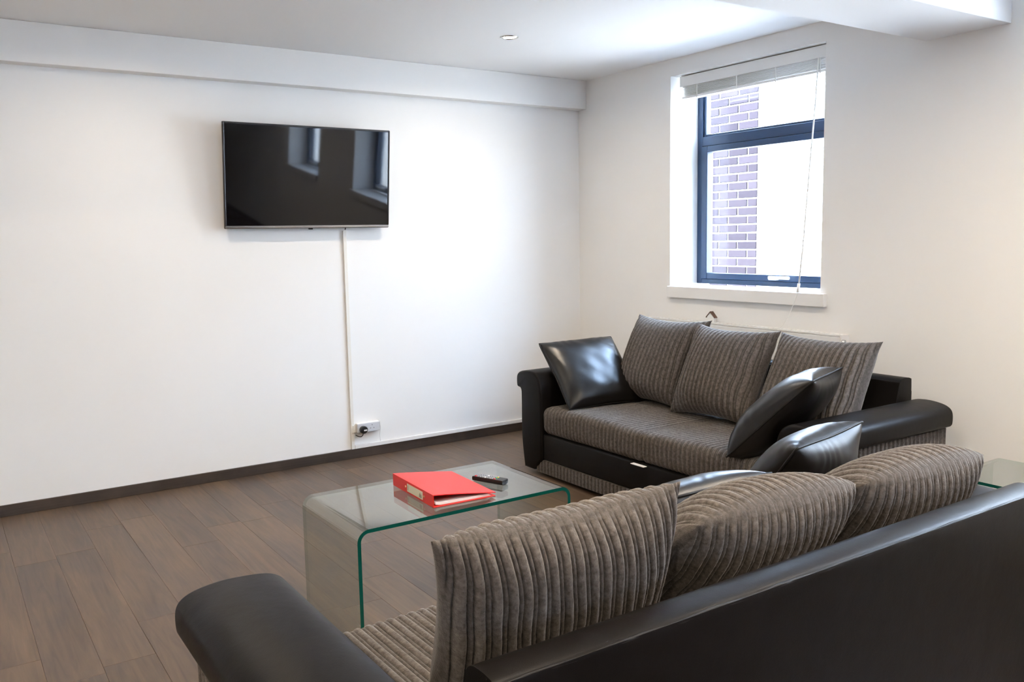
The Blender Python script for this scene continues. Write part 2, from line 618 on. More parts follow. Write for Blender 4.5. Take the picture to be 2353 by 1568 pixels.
def loft_ribbed(name, prof, x0, x1, m, parent=None, ribh=0.0045, per=10, endr=0.03, seed=3, puff=0.0):
    """closed (y,z) profile swept along x with wales running round the profile."""
    prof = np.array(prof)
    nxt, prv = np.roll(prof, -1, 0), np.roll(prof, 1, 0)
    t = nxt - prv
    nrm = np.stack([t[:, 1], -t[:, 0]], -1)
    nrm /= np.linalg.norm(nrm, axis=1)[:, None] + 1e-9
    area = 0.5 * np.sum(prof[:, 0] * nxt[:, 1] - nxt[:, 0] * prof[:, 1])
    if area < 0:
        nrm = -nrm
    L = x1 - x0
    nc = max(8, int(L / PITCH_R * per))
    xs = np.linspace(x0, x1, nc + 1)
    P = len(prof)
    verts, pl_ = [], []
    r = np.random.default_rng(seed)
    ks = np.arange(P)
    for x in xs:
        d = min(x - x0, x1 - x)
        e = 0.0
        if d < endr:
            e = -endr * (1 - math.sqrt(max(0, 1 - (1 - d / endr) ** 2)))
        h = ribh * (rib(np.array([x + 0.0]) + 0.0015 * np.sin(ks * 0.35 + x * 9)) - 0.5)
        off = e + h + 0.0006 * 0.5 * r.normal(size=P)
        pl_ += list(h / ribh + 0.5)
        u = (x - x0) / L * 2 - 1
        pz = puff * (1 - u ** 2) * np.clip(nrm[:, 1], 0, 1)
        yz = prof + nrm * off[:, None]
        yz[:, 1] += pz
        verts += [(x, a, b) for a, b in yz]
    F = []
    for i in range(nc):
        for k in range(P):
            l = (k + 1) % P
            F.append((i * P + k, i * P + l, (i + 1) * P + l, (i + 1) * P + k))
    F.append(tuple(range(P)))
    F.append(tuple(nc * P + k for k in range(P))[::-1])
    bm = bmesh.new()
    bv = [bm.verts.new(v) for v in verts]
    for f in F:
        bm.faces.new([bv[i] for i in f])
    o = bm_obj(name, bm, m, parent, True)
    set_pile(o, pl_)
    return o


def set_pile(o, vals):  # wale height per vertex, drives the painted groove shade
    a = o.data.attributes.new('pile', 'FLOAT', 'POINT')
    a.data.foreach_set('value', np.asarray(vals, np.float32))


def ribbed_panel(name, axis, a0, a1, fixed, z0, z1, out, m, parent=None, per=10, depth=0.015, ribh=0.0075):
    """flat vertical panel with vertical wales; axis 'x' or 'y' is the run; out = +-1 side the pile faces."""
    nc = int((a1 - a0) / PITCH_R * per)
    s = np.linspace(a0, a1, nc + 1)
    zs = [z0, z0 + 0.004, (z0 + z1) / 2, z1 - 0.004, z1]
    hs = [0.0, 1, 1, 1, 0.0]
    V, F, pl_ = [], [], []
    for q in s:
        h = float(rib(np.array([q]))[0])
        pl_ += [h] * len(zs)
        for z, k in zip(zs, hs):
            d = fixed + out * (ribh * h * k)
            V.append((q, d, z) if axis == 'x' else (d, q, z))
    R = len(zs)
    for i in range(nc):
        for k in range(R - 1):
            F.append((i * R + k, (i + 1) * R + k, (i + 1) * R + k + 1, i * R + k + 1))
    base = len(V)
    bk = fixed - out * depth
    for q in (a0, a1):
        for z in (z0, z1):
            V.append((q, bk, z) if axis == 'x' else (bk, q, z))
    n = nc
    F.append((base, base + 1, base + 3, base + 2))
    F.append(tuple([base, base + 2] + [i * R for i in range(n, -1, -1)]))
    F.append(tuple([base + 1, base + 3] + [i * R + R - 1 for i in range(n, -1, -1)]))
    F.append(tuple([base, base + 1] + [k for k in range(R - 1, -1, -1)]))
    F.append(tuple([base + 2, base + 3] + [n * R + k for k in range(R - 1, -1, -1)]))
    bm = bmesh.new()
    bv = [bm.verts.new(v) for v in V]
    for f in F:
        bm.faces.new([bv[i] for i in f])
    o = bm_obj(name, bm, m, parent, False)
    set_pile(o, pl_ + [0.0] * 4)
    return o


# ------------------------------------------------------------------ room shell
X0, Y0, H = -6.0, -9.3, 2.35
SOF_D, SOF_Z = 0.087, 2.1615
WT = 0.34                                     # thickness of the window wall
WINS = [(-0.895, -1.9865), (-3.06, -3.97), (-4.95, -5.92)]
WZ0, WZ1 = 0.994, 2.25
tag(box('wall_back', X0 - 0.2, WT, 0, 0.2, -0.1, H + 0.1, M_WALL), kind='structure')
tag(box('wall_left', X0 - 0.2, X0, Y0, 0, -0.1, H + 0.1, M_WALL), kind='structure')
FILL_WINS = [(-3.5, -2.9)]  # unseen opening added behind the camera for soft frontal fill light
bm = bmesh.new()
xs_ = [X0 - 0.2] + [v for wn in FILL_WINS for v in wn] + [WT]
for i in range(0, len(xs_), 2):
    add_box(bm, xs_[i], xs_[i + 1], Y0 - 0.2, Y0, -0.1, H + 0.1)
for a, b in FILL_WINS:
    add_box(bm, a, b, Y0 - 0.2, Y0, -0.1, 0.99)
    add_box(bm, a, b, Y0 - 0.2, Y0, 2.2, H + 0.1)
tag(bm_obj('wall_front', bm, M_DARKWALL), kind='structure')
tag(box('ceiling', X0, 0, Y0, 0, H, H + 0.1, M_CEIL), kind='structure')
bm = bmesh.new()
ys = [0.0] + [y for wn in WINS for y in wn] + [Y0]
for i in range(0, len(ys), 2):
    add_box(bm, 0, WT, ys[i + 1], ys[i], -0.1, H + 0.1)
for a, b in WINS:
    add_box(bm, 0, WT, b, a, -0.1, WZ0 - 0.03)
    add_box(bm, 0, WT, b, a, WZ1, H + 0.1)
tag(bm_obj('wall_right', bm, M_WALL), kind='structure')
tag(box('trim_1', X0, -0.0005, -SOF_D, -0.0005, SOF_Z, H - 0.0005, M_WALL, None, 0.002), 'white boxed-in soffit running along the top of the wall', kind='structure')
tag(box('trim_2', X0, -0.0005, -2.884, -2.508, 2.150, H - 0.0005, M_CEIL, None, 0.003), 'white downstand beam crossing the ceiling', kind='structure')
tag(box('baseboard_back', X0, -0.013, -0.012, -0.0004, 0.0002, 0.057, M_SKIRT, None, 0.0015), 'dark wood skirting board', kind='structure')
tag(box('baseboard_right', -0.012, -0.0004, Y0, 0, 0.0002, 0.057, M_SKIRT, None, 0.0015), 'dark wood skirting board', kind='structure')

floor = tag(box('floor', X0, 0, Y0, 0, -0.10, -0.0105, M_UNDER), 'brown wood laminate plank floor', kind='structure')
PW, PL = 0.1555, 1.19
pm = None
k0 = -2.98 + PW * 19 + 0.0
cols = []
x = -2.98
while x < -PW:
    x += PW
xr = x
rp = random.Random(3)
meshes = {}


def plank_mesh(wd, ln):
    key = (round(wd, 3), round(ln, 3))
    if key not in meshes:
        bm = bmesh.new()
        g = 0.0002
        add_box(bm, -wd / 2 + g, wd / 2 - g, -ln / 2 + g, ln / 2 - g, -0.010, 0.0)
        top = [e for e in bm.edges if all(v.co.z > -0.001 for v in e.verts)]
        bmesh.ops.bevel(bm, geom=top, offset=0.0007, segments=1, affect='EDGES')
        me = bpy.data.meshes.new('plank')
        bm.to_mesh(me)
        bm.free()
        me.materials.append(M_PLANK)
        meshes[key] = me
    return meshes[key]


ci = 0
xe = 0.0
xcol = xr
edges = [0.0]
while xcol > X0:
    if xcol < edges[-1] - 0.02:
        edges.append(xcol)
    xcol -= PW
edges.append(X0)
for i in range(len(edges) - 1):
    xa, xb = edges[i + 1], edges[i]
    off = rp.choice([0.17, 0.33, 0.50, 0.66, 0.83]) * PL + rp.uniform(-.04, .04)
    if xa < -3.2 < xb:
        off = 1.67 - PL
    y1 = 0.0
    first = True
    while y1 > -6.4:
        y0 = y1 - (off if first else PL)
        first = False
        p = bpy.data.objects.new('plank', plank_mesh(xb - xa, y1 - y0))
        p.location = ((xa + xb) / 2, (y0 + y1) / 2, 0)
        link(p, floor)
        y1 = y0
y_last = -6.4 - PL
# far part of the room behind the camera
bk = box('plank', X0, 0, Y0, -7.6, -0.010, -0.0003, M_PLANK, floor)

# ------------------------------------------------------------------ outside
wo = tag(box('wall_outside', 2.34, 2.6, -11.5, 2.3, -0.6, 3.1, M_MORTAR), 'neighbouring brick wall seen through the window', kind='structure')
BL_, BH_ = 0.226, 0.0757
bmm = {}
for kind in ('full', 'half'):
    bm = bmesh.new()
    ln = 0.213 if kind == 'full' else 0.100
    add_box(bm, 0, 0.02, -ln / 2, ln / 2, -0.032, 0.032, 0.004, 1)
    for mm_, nm in ((M_BRICK, 'd'), (M_WBRICK, 'w')):
        me = bpy.data.meshes.new('brick')
        b2 = bm.copy()
        bmesh.ops.recalc_face_normals(b2, faces=b2.faces)
        b2.to_mesh(me)
        b2.free()
        me.materials.append(mm_)
        bmm[kind + nm] = me
    bm.free()
YC = 0.425                                   # boundary between the dark and the white bricks
row = 0
z = 0.82
while z < 2.62:
    for side, sgn in (('d', 1), ('w', -1)):
        y = YC + sgn * 0.004
        n = 0
        lim = 0.62 if side == 'd' else 1.02
        while abs(y - YC) < lim:
            kd = 'half' if (n == 0 and row % 2 == 0) else 'full'
            ln = 0.100 if kd == 'half' else 0.213
            b = bpy.data.objects.new('brick', bmm[kd + side])
            b.location = (2.328 + rp.uniform(-.002, .002), y + sgn * ln / 2, z)
            link(b, wo)
            y += sgn * (ln + 0.013)
            n += 1
    z += BH_
    row += 1
tag(box('ground', -14, 9, -24, 6, -0.7, -0.6, M_CONC), kind='structure')


# ------------------------------------------------------------------ windows
def frame_ring(bm, x0, x1, ya, yb, za, zb, wy, wz0, wz1, bev=0.003):
    """rectangular ring in the y-z plane; ya > yb"""
    add_box(bm, x0, x1, ya - wy, ya, za, zb, bev)
    add_box(bm, x0, x1, yb, yb + wy, za, zb, bev)
    add_box(bm, x0, x1, yb + wy, ya - wy, za, za + wz0, bev)
    add_box(bm, x0, x1, yb + wy, ya - wy, zb - wz1, zb, bev)


def make_window(idx, ya, yb):
    wdw = tag(empty('window_%d' % idx, (0.23, (ya + yb) / 2, WZ0)), 'anthracite framed window with a top light above a wide transom' if idx == 1 else None, kind='structure')
    def P(o):
        o.parent = wdw
        o.matrix_parent_inverse = Matrix.Translation(wdw.location).inverted()
        return o
    e = 0.001
    bm = bmesh.new()
    frame_ring(bm, 0.230, 0.300, ya - e, yb + e, WZ0 + 0.006, WZ1 - e, 0.042, 0.030, 0.04)
    P(bm_obj('window_frame', bm, M_FRAME))
    P(box('transom', 0.228, 0.300, yb + 0.043, ya - 0.043, 1.842, 1.900, M_FRAME, None, 0.004))
    bm = bmesh.new()
    frame_ring(bm, 0.222, 0.275, ya - 0.044, yb + 0.044, WZ0 + 0.037, 1.841, 0.046, 0.036, 0.036)
    sash = P(bm_obj('sash', bm, M_FRAME))
    bm = bmesh.new()
    frame_ring(bm, 0.240, 0.275, ya - 0.044, yb + 0.044, 1.901, WZ1 - 0.042, 0.018, 0.012, 0.012)
    P(bm_obj('glazing_bead', bm, M_FRAME))
    P(box('pane', 0.252, 0.258, yb + 0.088, ya - 0.088, WZ0 + 0.071, 1.807, M_PANE))
    P(box('pane', 0.252, 0.258, yb + 0.060, ya - 0.060, 1.912, WZ1 - 0.053, M_PANE))
    bm = bmesh.new()
    yc = ya - 0.62
    add_box(bm, 0.196, 0.222, yc - 0.03, yc + 0.03, WZ0 + 0.044, WZ0 + 0.066, 0.004)
    add_box(bm, 0.180, 0.197, yc - 0.125, yc + 0.02, WZ0 + 0.050, WZ0 + 0.068, 0.005)
    h = P(bm_obj('window_handle', bm, M_UPVC))
    tag(h, 'white window handle')
    s = P(box('window_sill', -0.030, 0.236, yb - (0.043 if idx == 1 else 0.03), ya - e, 0.925, WZ0, M_GLOSSW, None, 0.004))
    # keep the sill inside the reveal where it passes the wall
    bm = bmesh.new()
    add_box(bm, -0.030, -0.0004, yb - 0.043, ya + 0.0, 0.925, WZ0, 0.004)
    add_box(bm, -0.004, 0.236, yb + e, ya - e, WZ0 - 0.029, WZ0 - 0.0003)
    old = s.data
    me = bpy.data.meshes.new('window_sill')
    bm.to_mesh(me)
    bm.free()
    me.materials.append(M_GLOSSW)
    s.data = me
    bpy.data.meshes.remove(old)
    return wdw


for i, (a, b) in enumerate(WINS):
    make_window(i + 1, a, b)

for i, (a, b) in enumerate(FILL_WINS):  # added out-of-view window that lets in the fill light
    wf = tag(empty('window_%d' % (4 + i), ((a + b) / 2, Y0 - 0.12, 0.99)), kind='structure')
    hw_ = (b - a) / 2
    bm = bmesh.new()
    add_box(bm, -hw_ + .001, -hw_ + .06, -0.03, 0.03, 0.001, 1.209, 0.003)
    add_box(bm, hw_ - .06, hw_ - .001, -0.03, 0.03, 0.001, 1.209, 0.003)
    add_box(bm, -hw_ + .06, hw_ - .06, -0.03, 0.03, 0.001, 0.06, 0.003)
    add_box(bm, -hw_ + .06, hw_ - .06, -0.03, 0.03, 1.15, 1.209, 0.003)
    bm_obj('window_frame', bm, M_FRAME, wf)
    box('pane', -hw_ + .06, hw_ - .06, -0.003, 0.003, 0.06, 1.15, M_PANE, wf)

# ------------------------------------------------------------------ downlights
LIGHTS = [(-1.173, -0.912), (-2.95, -0.93), (-1.173, -3.7), (-2.95, -3.7), (-4.75, -3.7), (-1.173, -5.4), (-2.95, -5.4), (-4.75, -5.4)]  # rows behind the beam are unseen, added as warm fill


def downlight(x, y, i):
    t = empty('downlight', (x, y, H))
    names = {0: 'recessed ceiling downlight with a bright lens nearest the window corner', 1: 'recessed ceiling downlight straight above the television, left of the window-corner one'}
    row = {-3.7: 'just behind the ceiling beam', -5.4: 'in the second row behind the ceiling beam'}.get(y, '')
    col = {-1.173: 'nearest the windows', -2.95: 'in the middle', -4.75: 'farthest from the windows'}[x]
    lab = names.get(i, 'unseen ceiling downlight added for fill, %s, %s' % (row, col))
    tag(t, lab, 'ceiling light', 'recessed downlights in the ceiling')
    n = 28
    V, F = [], []
    ringp = [(0.046, -0.0005), (0.046, -0.004), (0.040, -0.006), (0.036, -0.004), (0.035, -0.001)]
    for r, zz in ringp:
        for k in range(n):
            V.append((r * math.cos(2 * PI * k / n), r * math.sin(2 * PI * k / n), zz))
    for a in range(len(ringp) - 1):
        for k in range(n):
            l = (k + 1) % n
            F.append((a * n + k, a * n + l, (a + 1) * n + l, (a + 1) * n + k))
    mesh_obj('trim_ring', V, F, M_CHROME, t, True)
    V = [(0.035 * math.cos(2 * PI * k / n), 0.035 * math.sin(2 * PI * k / n), zz) for zz in (-0.0015, -0.0005) for k in range(n)]
    F = [tuple(range(n))[::-1], tuple(range(n, 2 * n))] + [(k, (k + 1) % n, n + (k + 1) % n, n + k) for k in range(n)]
    mesh_obj('lens', V, F, M_BULB, t)
    ld = bpy.data.lights.new('downlight_lamp', 'AREA')
    ld.shape = 'DISK'
    ld.size = 0.066
    ld.energy = LAMP_W * (0.66 if y > -2 else 1.7)
    ld.color = LAMP
    ld.spread = math.radians(165)
    lo = bpy.data.objects.new('downlight_lamp', ld)
    link(lo, t)
    lo.location = (0, 0, -0.007)


for i, (a, b) in enumerate(LIGHTS):
    downlight(a, b, i)

# ------------------------------------------------------------------ television
TV_W, TV_H, TILT = 0.965, 0.563, math.radians(6.2)
tv = tag(empty('television', (-1.977, -0.058, 1.381)), 'black flat screen television mounted on the wall above the cable trunking', 'television')
tv.rotation_euler = (TILT, 0, 0)
hw = TV_W / 2
# local: y=0 is the front plane of the lower edge, z up along the screen
bm = bmesh.new()
add_box(bm, -hw, hw, -0.004, 0.014, 0, TV_H, 0.004)
b_ = bm_obj('casing', bm, M_BEZEL, tv)
bm = bmesh.new()
add_box(bm, -hw * 0.86, hw * 0.86, 0.0145, 0.040, 0.05, TV_H * 0.86, 0.012)
bm_obj('rear_housing', bm, M_BLACKP, tv)
box('screen', -hw + 0.011, hw - 0.011, -0.0052, -0.0042, 0.019, TV_H - 0.011, M_SCREEN, tv)
box('bottom_strip', -hw + 0.002, hw - 0.002, -0.0085, -0.0042, 0.0015, 0.0165, M_STRIP, tv, 0.003)
box('side_strip', -hw + 0.0005, -hw + 0.008, -0.0075, -0.0042, 0.017, TV_H - 0.002, M_BEZEL, tv, 0.002)
box('side_strip', hw - 0.008, hw - 0.0005, -0.0075, -0.0042, 0.017, TV_H - 0.002, M_BEZEL, tv, 0.002)
box('top_strip', -hw + 0.009, hw - 0.009, -0.0075, -0.0042, TV_H - 0.009, TV_H - 0.001, M_BEZEL, tv, 0.002)
box('sensor', -0.012, 0.012, -0.002, 0.010, -0.007, -0.0002, M_BLACKP, tv, 0.002)
tube('power_cable', [(0.214, 0.012, 0.012), (0.214, 0.013, -0.006), (0.2165, 0.022, -0.012)], 0.0035, M_BLACKP, tv)
bm = bmesh.new()
add_box(bm, -0.12, 0.12, 0.0405, 0.055, 0.16, 0.42, 0.002)
bm_obj('wall_bracket', bm, M_BLACKP, tv)

# ------------------------------------------------------------------ trunking, socket
tv_tr = tag(box('cable_trunking', -1.765, -1.744, -0.014, -0.0004, 0.0575, 1.366, M_TRUNK, None, 0.002), 'white vertical cable trunking running down from the television to the skirting', 'trunking')
tag(box('cable_trunking', -1.7435, -0.013, -0.016, -0.0004, 0.0575, 0.081, M_GLOSSW, None, 0.002), 'white horizontal cable trunking along the top of the dark skirting', 'trunking')

so = tag(empty('socket', (-1.66, 0, 0.188)), 'white double wall socket with a black plug at the foot of the vertical trunking', 'socket')
bm = bmesh.new()
add_box(bm, -0.074, 0.074, -0.032, -0.0005, -0.030, 0.026, 0.006, 3)
bm_obj('back_box', bm, M_UPVC, so)
bm = bmesh.new()
add_box(bm, -0.0745, 0.0745, -0.037, -0.0322, -0.031, 0.024, 0.004, 3)
bm_obj('faceplate', bm, M_SOCKET, so)
for dx, dz, wx, wz in ((0.022, 0.009, 0.003, 0.006), (0.011, -0.010, 0.006, 0.003), (0.033, -0.010, 0.006, 0.003)):
    box('socket_hole', dx - wx / 2, dx + wx / 2, -0.0376, -0.0368, dz - wz / 2, dz + wz / 2, M_BLACKP, so)
box('stub_trunking', -0.0975, -0.0755, -0.018, -0.0005, -0.030, 0.018, M_TRUNK, so, 0.002)
pl = tag(empty('plug', (-1.7, -0.037, 0.176)), 'black three-pin plug pushed into the left side of the double socket', 'plug')
n = 24
prof = [(0.020, -0.0003), (0.024, -0.004), (0.024, -0.022), (0.019, -0.028)]
V, F = [], []
for r, yy in prof:
    for k in range(n):
        a = 2 * PI * k / n
        V.append((r * math.cos(a), yy, r * 0.95 * math.sin(a)))
for a in range(len(prof) - 1):
    for k in range(n):
        l = (k + 1) % n
        F.append((a * n + k, a * n + l, (a + 1) * n + l, (a + 1) * n + k))
F.append(tuple(range(n)))
F.append(tuple((len(prof) - 1) * n + k for k in range(n))[::-1])
bm = bmesh.new()
bv = [bm.verts.new(v) for v in V]
for f in F:
    bm.faces.new([bv[i] for i in f])
smooth_angle(bm_obj('plug_body', bm, M_BLACKP, pl))
box('fuse_label', -0.004, 0.016, -0.0290, -0.0282, -0.005, 0.003, M_BTN['white'], pl)
tube('plug_cable', [(-0.002, -0.012, -0.020), (-0.006, -0.012, -0.032), (-0.014, -0.010, -0.040), (-0.022, -0.006, -0.041), (-0.030, 0.004, -0.039), (-0.036, 0.024, -0.034)], 0.0028, M_BLACKP, pl)
tag(tube('cable', [(-1.584, -0.020, 0.196), (-1.577, -0.022, 0.180), (-1.578, -0.020, 0.150), (-1.581, -0.018, 0.125), (-1.577, -0.014, 0.100), (-1.574, -0.012, 0.083)], 0.002, M_UPVC), 'thin white cable dropping from the right end of the double socket', 'cable')

# ------------------------------------------------------------------ blind
ya, yb = WINS[0]
bl = tag(empty('venetian_blind', (0.07, (ya + yb) / 2, WZ1)), 'raised white venetian blind gathered at the top of the window', 'blind')
y1_, y0_ = (ya - 0.038) - bl.location.y, (yb + 0.012) - bl.location.y
box('headrail', -0.015, 0.045, y0_, y1_, -0.062, -0.002, M_GLOSSW, bl, 0.002)
box('valance', -0.032, -0.0155, y0_, y1_, -0.066, -0.006, M_GLOSSW, bl, 0.002)
for k in range(9):
    box('slat', -0.022 + 0.0008 * (k % 3), 0.030, y0_ + 0.012, y1_ - 0.012, -0.0665 - 0.0062 * k - 0.003, -0.0665 - 0.0062 * k, M_GLOSSW, bl, 0.0012, 1)
box('bottom_rail', -0.024, 0.032, y0_ + 0.01, y1_ - 0.01, -0.137, -0.1235, M_GLOSSW, bl, 0.003)
for fr in (0.13, 0.42, 0.68, 0.95):
    yy = y1_ + (y0_ - y1_) * fr
    box('ladder_cord', -0.0265, -0.0245, yy - 0.003, yy + 0.003, -0.142, -0.066, M_UPVC, bl)
lx, ly, lz = bl.location
wand = [(0.040, -1.915, 2.19), (0.034, -1.905, 1.96), (0.012, -1.893, 1.60), (-0.012, -1.885, 1.25), (-0.034, -1.880, 1.045)]
tube('wand', [(a - lx, b - ly, c - lz) for a, b, c in wand], 0.0042, M_UPVC, bl)
tube('cord_tassel', [(-0.034 - lx, -1.880 - ly, 1.043 - lz), (-0.037 - lx, -1.879 - ly, 1.02 - lz), (-0.040 - lx, -1.878 - ly, 0.995 - lz)], 0.0075, M_UPVC, bl)
tube('pull_cord', [(a - lx, b - ly, c - lz) for a, b, c in [(-0.040, -1.878, 0.996), (-0.043, -1.862, 0.95), (-0.046, -1.835, 0.885), (-0.049, -1.795, 0.82), (-0.0515, -1.775, 0.803), (-0.056, -1.752, 0.798)]], 0.0016, M_UPVC, bl)

# ------------------------------------------------------------------ radiator
ra = tag(empty('radiator', (-0.06, -1.49, 0.15)), 'white panel radiator on the wall under the window behind the sofa', 'radiator')
ry0, ry1 = -0.692, 0.692
bm = bmesh.new()
add_box(bm, -0.030, -0.022, ry0 + 0.01, ry1 - 0.01, 0.0, 0.640, 0.004)
ny = 34
for k in range(ny):
    yy = ry0 + 0.04 + (ry1 - ry0 - 0.08) * k / (ny - 1)
    add_box(bm, -0.033, -0.029, yy - 0.011, yy + 0.011, 0.04, 0.600, 0.0015, 1)
bm_obj('front_panel', bm, M_GLOSSW, ra)
box('rear_panel', 0.022, 0.030, ry0 + 0.01, ry1 - 0.01, 0.0, 0.640, M_GLOSSW, ra, 0.004)
bm = bmesh.new()
add_box(bm, -0.031, -0.024, ry0 + 0.012, ry1 - 0.012, 0.642, 0.650, 0.001)
add_box(bm, 0.024, 0.031, ry0 + 0.012, ry1 - 0.012, 0.642, 0.650, 0.001)
for k in range(46):
    yy = ry0 + 0.03 + (ry1 - ry0 - 0.06) * k / 45
    add_box(bm, -0.024, 0.024, yy - 0.007, yy + 0.007, 0.643, 0.648)
bm_obj('top_grille', bm, M_GLOSSW, ra)
for s_, yy in ((-1, ry0), (1, ry1)):
    box('side_panel', -0.031, 0.031, yy - 0.001 if s_ < 0 else yy - 0.009, yy + 0.009 if s_ < 0 else yy + 0.001, 0.0, 0.650, M_GLOSSW, ra, 0.002)
tube('air_valve', [(-0.020, ry0 - 0.001, 0.615), (-0.020, ry0 - 0.012, 0.615)], 0.012, M_CHROME, ra, 12)
for yy in (-0.45, 0.45):
    box('wall_hook', 0.0305, 0.0596, yy - 0.015, yy + 0.015, 0.1, 0.55, M_GLOSSW, ra)
for yy in (ry0 + 0.04, ry1 - 0.04):
    tube('pipe', [(0.0, yy, 0.004), (0.0, yy, -0.1499)], 0.0075, M_CHROME, ra, 10)

hs = tag(empty('house_ornament', (-0.045, -1.283, 0.8006)), 'tiny white house-shaped ornament with a brown roof standing on the radiator', 'ornament')
extrude_profile('body', [(-0.026, 0), (0.026, 0), (0.026, 0.030), (0, 0.056), (-0.026, 0.030)], 'x', -0.010, 0.010, M_UPVC, hs, smooth=False)
for s_ in (-1, 1):
    extrude_profile('roof_side', [(0, 0.0565), (s_ * 0.033, 0.0235), (s_ * 0.033, 0.0275), (0, 0.0615)], 'x', -0.014, 0.013, M_BROWN, hs, smooth=False)


# ------------------------------------------------------------------ sofas
def round_rect(x0, x1, z0, z1, r, seg=5, step=0.05):
    pts = []
    for cx, cz, a0 in ((x1 - r, z1 - r, 0), (x0 + r, z1 - r, 90), (x0 + r, z0 + r, 180), (x1 - r, z0 + r, 270)):
        for k in range(seg + 1):
            a = math.radians(a0 + 90 * k / seg)
            pts.append((cx + r * math.cos(a), cz + r * math.sin(a)))
    out = []
    for i, p in enumerate(pts):
        q = pts[(i + 1) % len(pts)]
        d = math.hypot(q[0] - p[0], q[1] - p[1])
        nseg = max(1, int(d / step))
        for k in range(nseg):
            out.append((p[0] + (q[0] - p[0]) * k / nseg, p[1] + (q[1] - p[1]) * k / nseg))
    return out


def catmull(pts, k=6):
    out = []
    n = len(pts)
    for i in range(n - 1):
        p0, p1, p2, p3 = pts[max(i - 1, 0)], pts[i], pts[i + 1], pts[min(i + 2, n - 1)]
        for j in range(k):
            t = j / k
            out.append(tuple(0.5 * ((2 * p1[c]) + (-p0[c] + p2[c]) * t + (2 * p0[c] - 5 * p1[c] + 4 * p2[c] - p3[c]) * t * t + (-p0[c] + 3 * p1[c] - 3 * p2[c] + p3[c]) * t ** 3) for c in range(2)))
    out.append(pts[-1])
    return out


DEP, BKH, ARMW = 0.87, 0.67, 0.20


def make_sofa(name, W, loc, rz, label, aw=0.228, ins=0.195):
    """local: x along the width, y from the rear (0) to the front (DEP)."""
    s = tag(empty(name, loc, rz), label, 'sofa')
    hw = W / 2
    bi = hw - ins                      # end of the backrest
    si = hw - aw + 0.002                      # inner face of the arms
    # inner base
    box('base', -bi - 0.1, bi + 0.1, 0.06, DEP - 0.035, 0.03, 0.244, M_LEATHER, s)
    # front rail and plinth
    box('front_rail', -si, si, DEP - 0.075, DEP - 0.012, 0.098, 0.244, M_LEATHER, s, 0.012, 3, True)
    ribbed_panel('plinth', 'x', -si - 0.06, si + 0.06, DEP - 0.018, 0.022, 0.0975, 1, M_CORD, s)
    # seat cushions
    for k, (xa, xb) in enumerate(((-si + 0.003, -0.002), (0.002, si - 0.003))):
        prof = round_rect(0.165, DEP - 0.012, 0.246, 0.388, 0.038)
        loft_ribbed('seat_cushion', prof, xa, xb, M_CORD, s, 0.0085, 14, 0.022, 3 + k, 0.010)
    # backrest: leather shell with a soft rolled top
    prof = catmull([(0.0, 0.03), (0.0, 0.30), (-0.003, 0.55), (-0.001, 0.648), (0.004, 0.658), (0.015, 0.663), (0.040, 0.666), (0.066, 0.664), (0.084, 0.652), (0.096, 0.62), (0.150, 0.40), (0.175, 0.245)], 5)
    prof = prof + [(0.175, 0.03)]
    bo = extrude_profile('backrest', prof, 'x', -bi, bi, M_LEATHER, s, 0.012, 3)
    smooth_angle(bo, 0.9)
    tube('piping', [(-bi + 0.004, -0.001, 0.05), (-bi + 0.004, -0.002, 0.60), (-bi + 0.008, 0.002, 0.648), (-bi + 0.022, 0.004, 0.654)] + [(-bi + 0.03 + (2 * bi - 0.06) * k / 40, 0.0045 + 0.0012 * math.sin(k * 1.9), 0.655 + 0.0012 * math.sin(k * 1.3)) for k in range(41)] + [(bi - 0.022, 0.004, 0.654), (bi - 0.008, 0.002, 0.648), (bi - 0.004, -0.002, 0.60), (bi - 0.004, -0.001, 0.05)], 0.0045, M_PIPE, bo, 6)
    for sg in (-1, 1):
        # leather arm: profile x runs from the outer scroll (0) to the inner face (0.2)
        ap = catmull([(aw, 0.10), (aw + 0.002, 0.30), (aw - 0.001, 0.46), (aw - 0.016, 0.532), (aw - 0.053, 0.568), (0.120, 0.578), (0.060, 0.574), (0.018, 0.562), (-0.003, 0.540), (-0.006, 0.500), (0.002, 0.478), (0.034, 0.466), (0.038, 0.40), (0.038, 0.20), (0.062, 0.03)], 6)
        ap = ap + [(0.150, 0.03)]
        pp = [(sg * (hw - a), b) for a, b in ap]
        arm = extrude_profile('arm', pp, 'y', 0.004, DEP + 0.0, M_LEATHER, s, 0.022, 4)
        smooth_angle(arm, 1.0)
        pn = ribbed_panel('side_panel', 'y', 0.012, DEP - 0.05, sg * (hw - 0.030), 0.030, 0.470, sg, M_CORD, s, depth=0.006)
    for sx in (-1, 1):
        for yy in (0.07, DEP - 0.12):
            bm = bmesh.new()
            bmesh.ops.create_cone(bm, cap_ends=True, segments=16, radius1=0.020, radius2=0.026, depth=0.0298)
            bmesh.ops.translate(bm, verts=bm.verts, vec=(sx * (hw - 0.13), yy, 0.0149))
            bm_obj('foot', bm, M_BLACKP, s)
    return s


near = make_sofa('sofa', 2.14, (-2.35, -3.80, 0), 0.0, 'black leather and corduroy sofa seen from behind in the foreground', 0.258, 0.255)
far = make_sofa('sofa', 2.02, (-0.235, -1.83, 0), PI / 2, 'black leather and corduroy sofa against the radiator under the window')
tagm = box('care_tag', -0.045, 0.045, DEP - 0.010, DEP + 0.012, 0.236, 0.2385, M_PAPER, far)
tag(tagm, 'small white label tag under the seat front')

# cushions: corduroy
GN, GF = 'cushions on the near sofa', 'cushions on the far sofa'


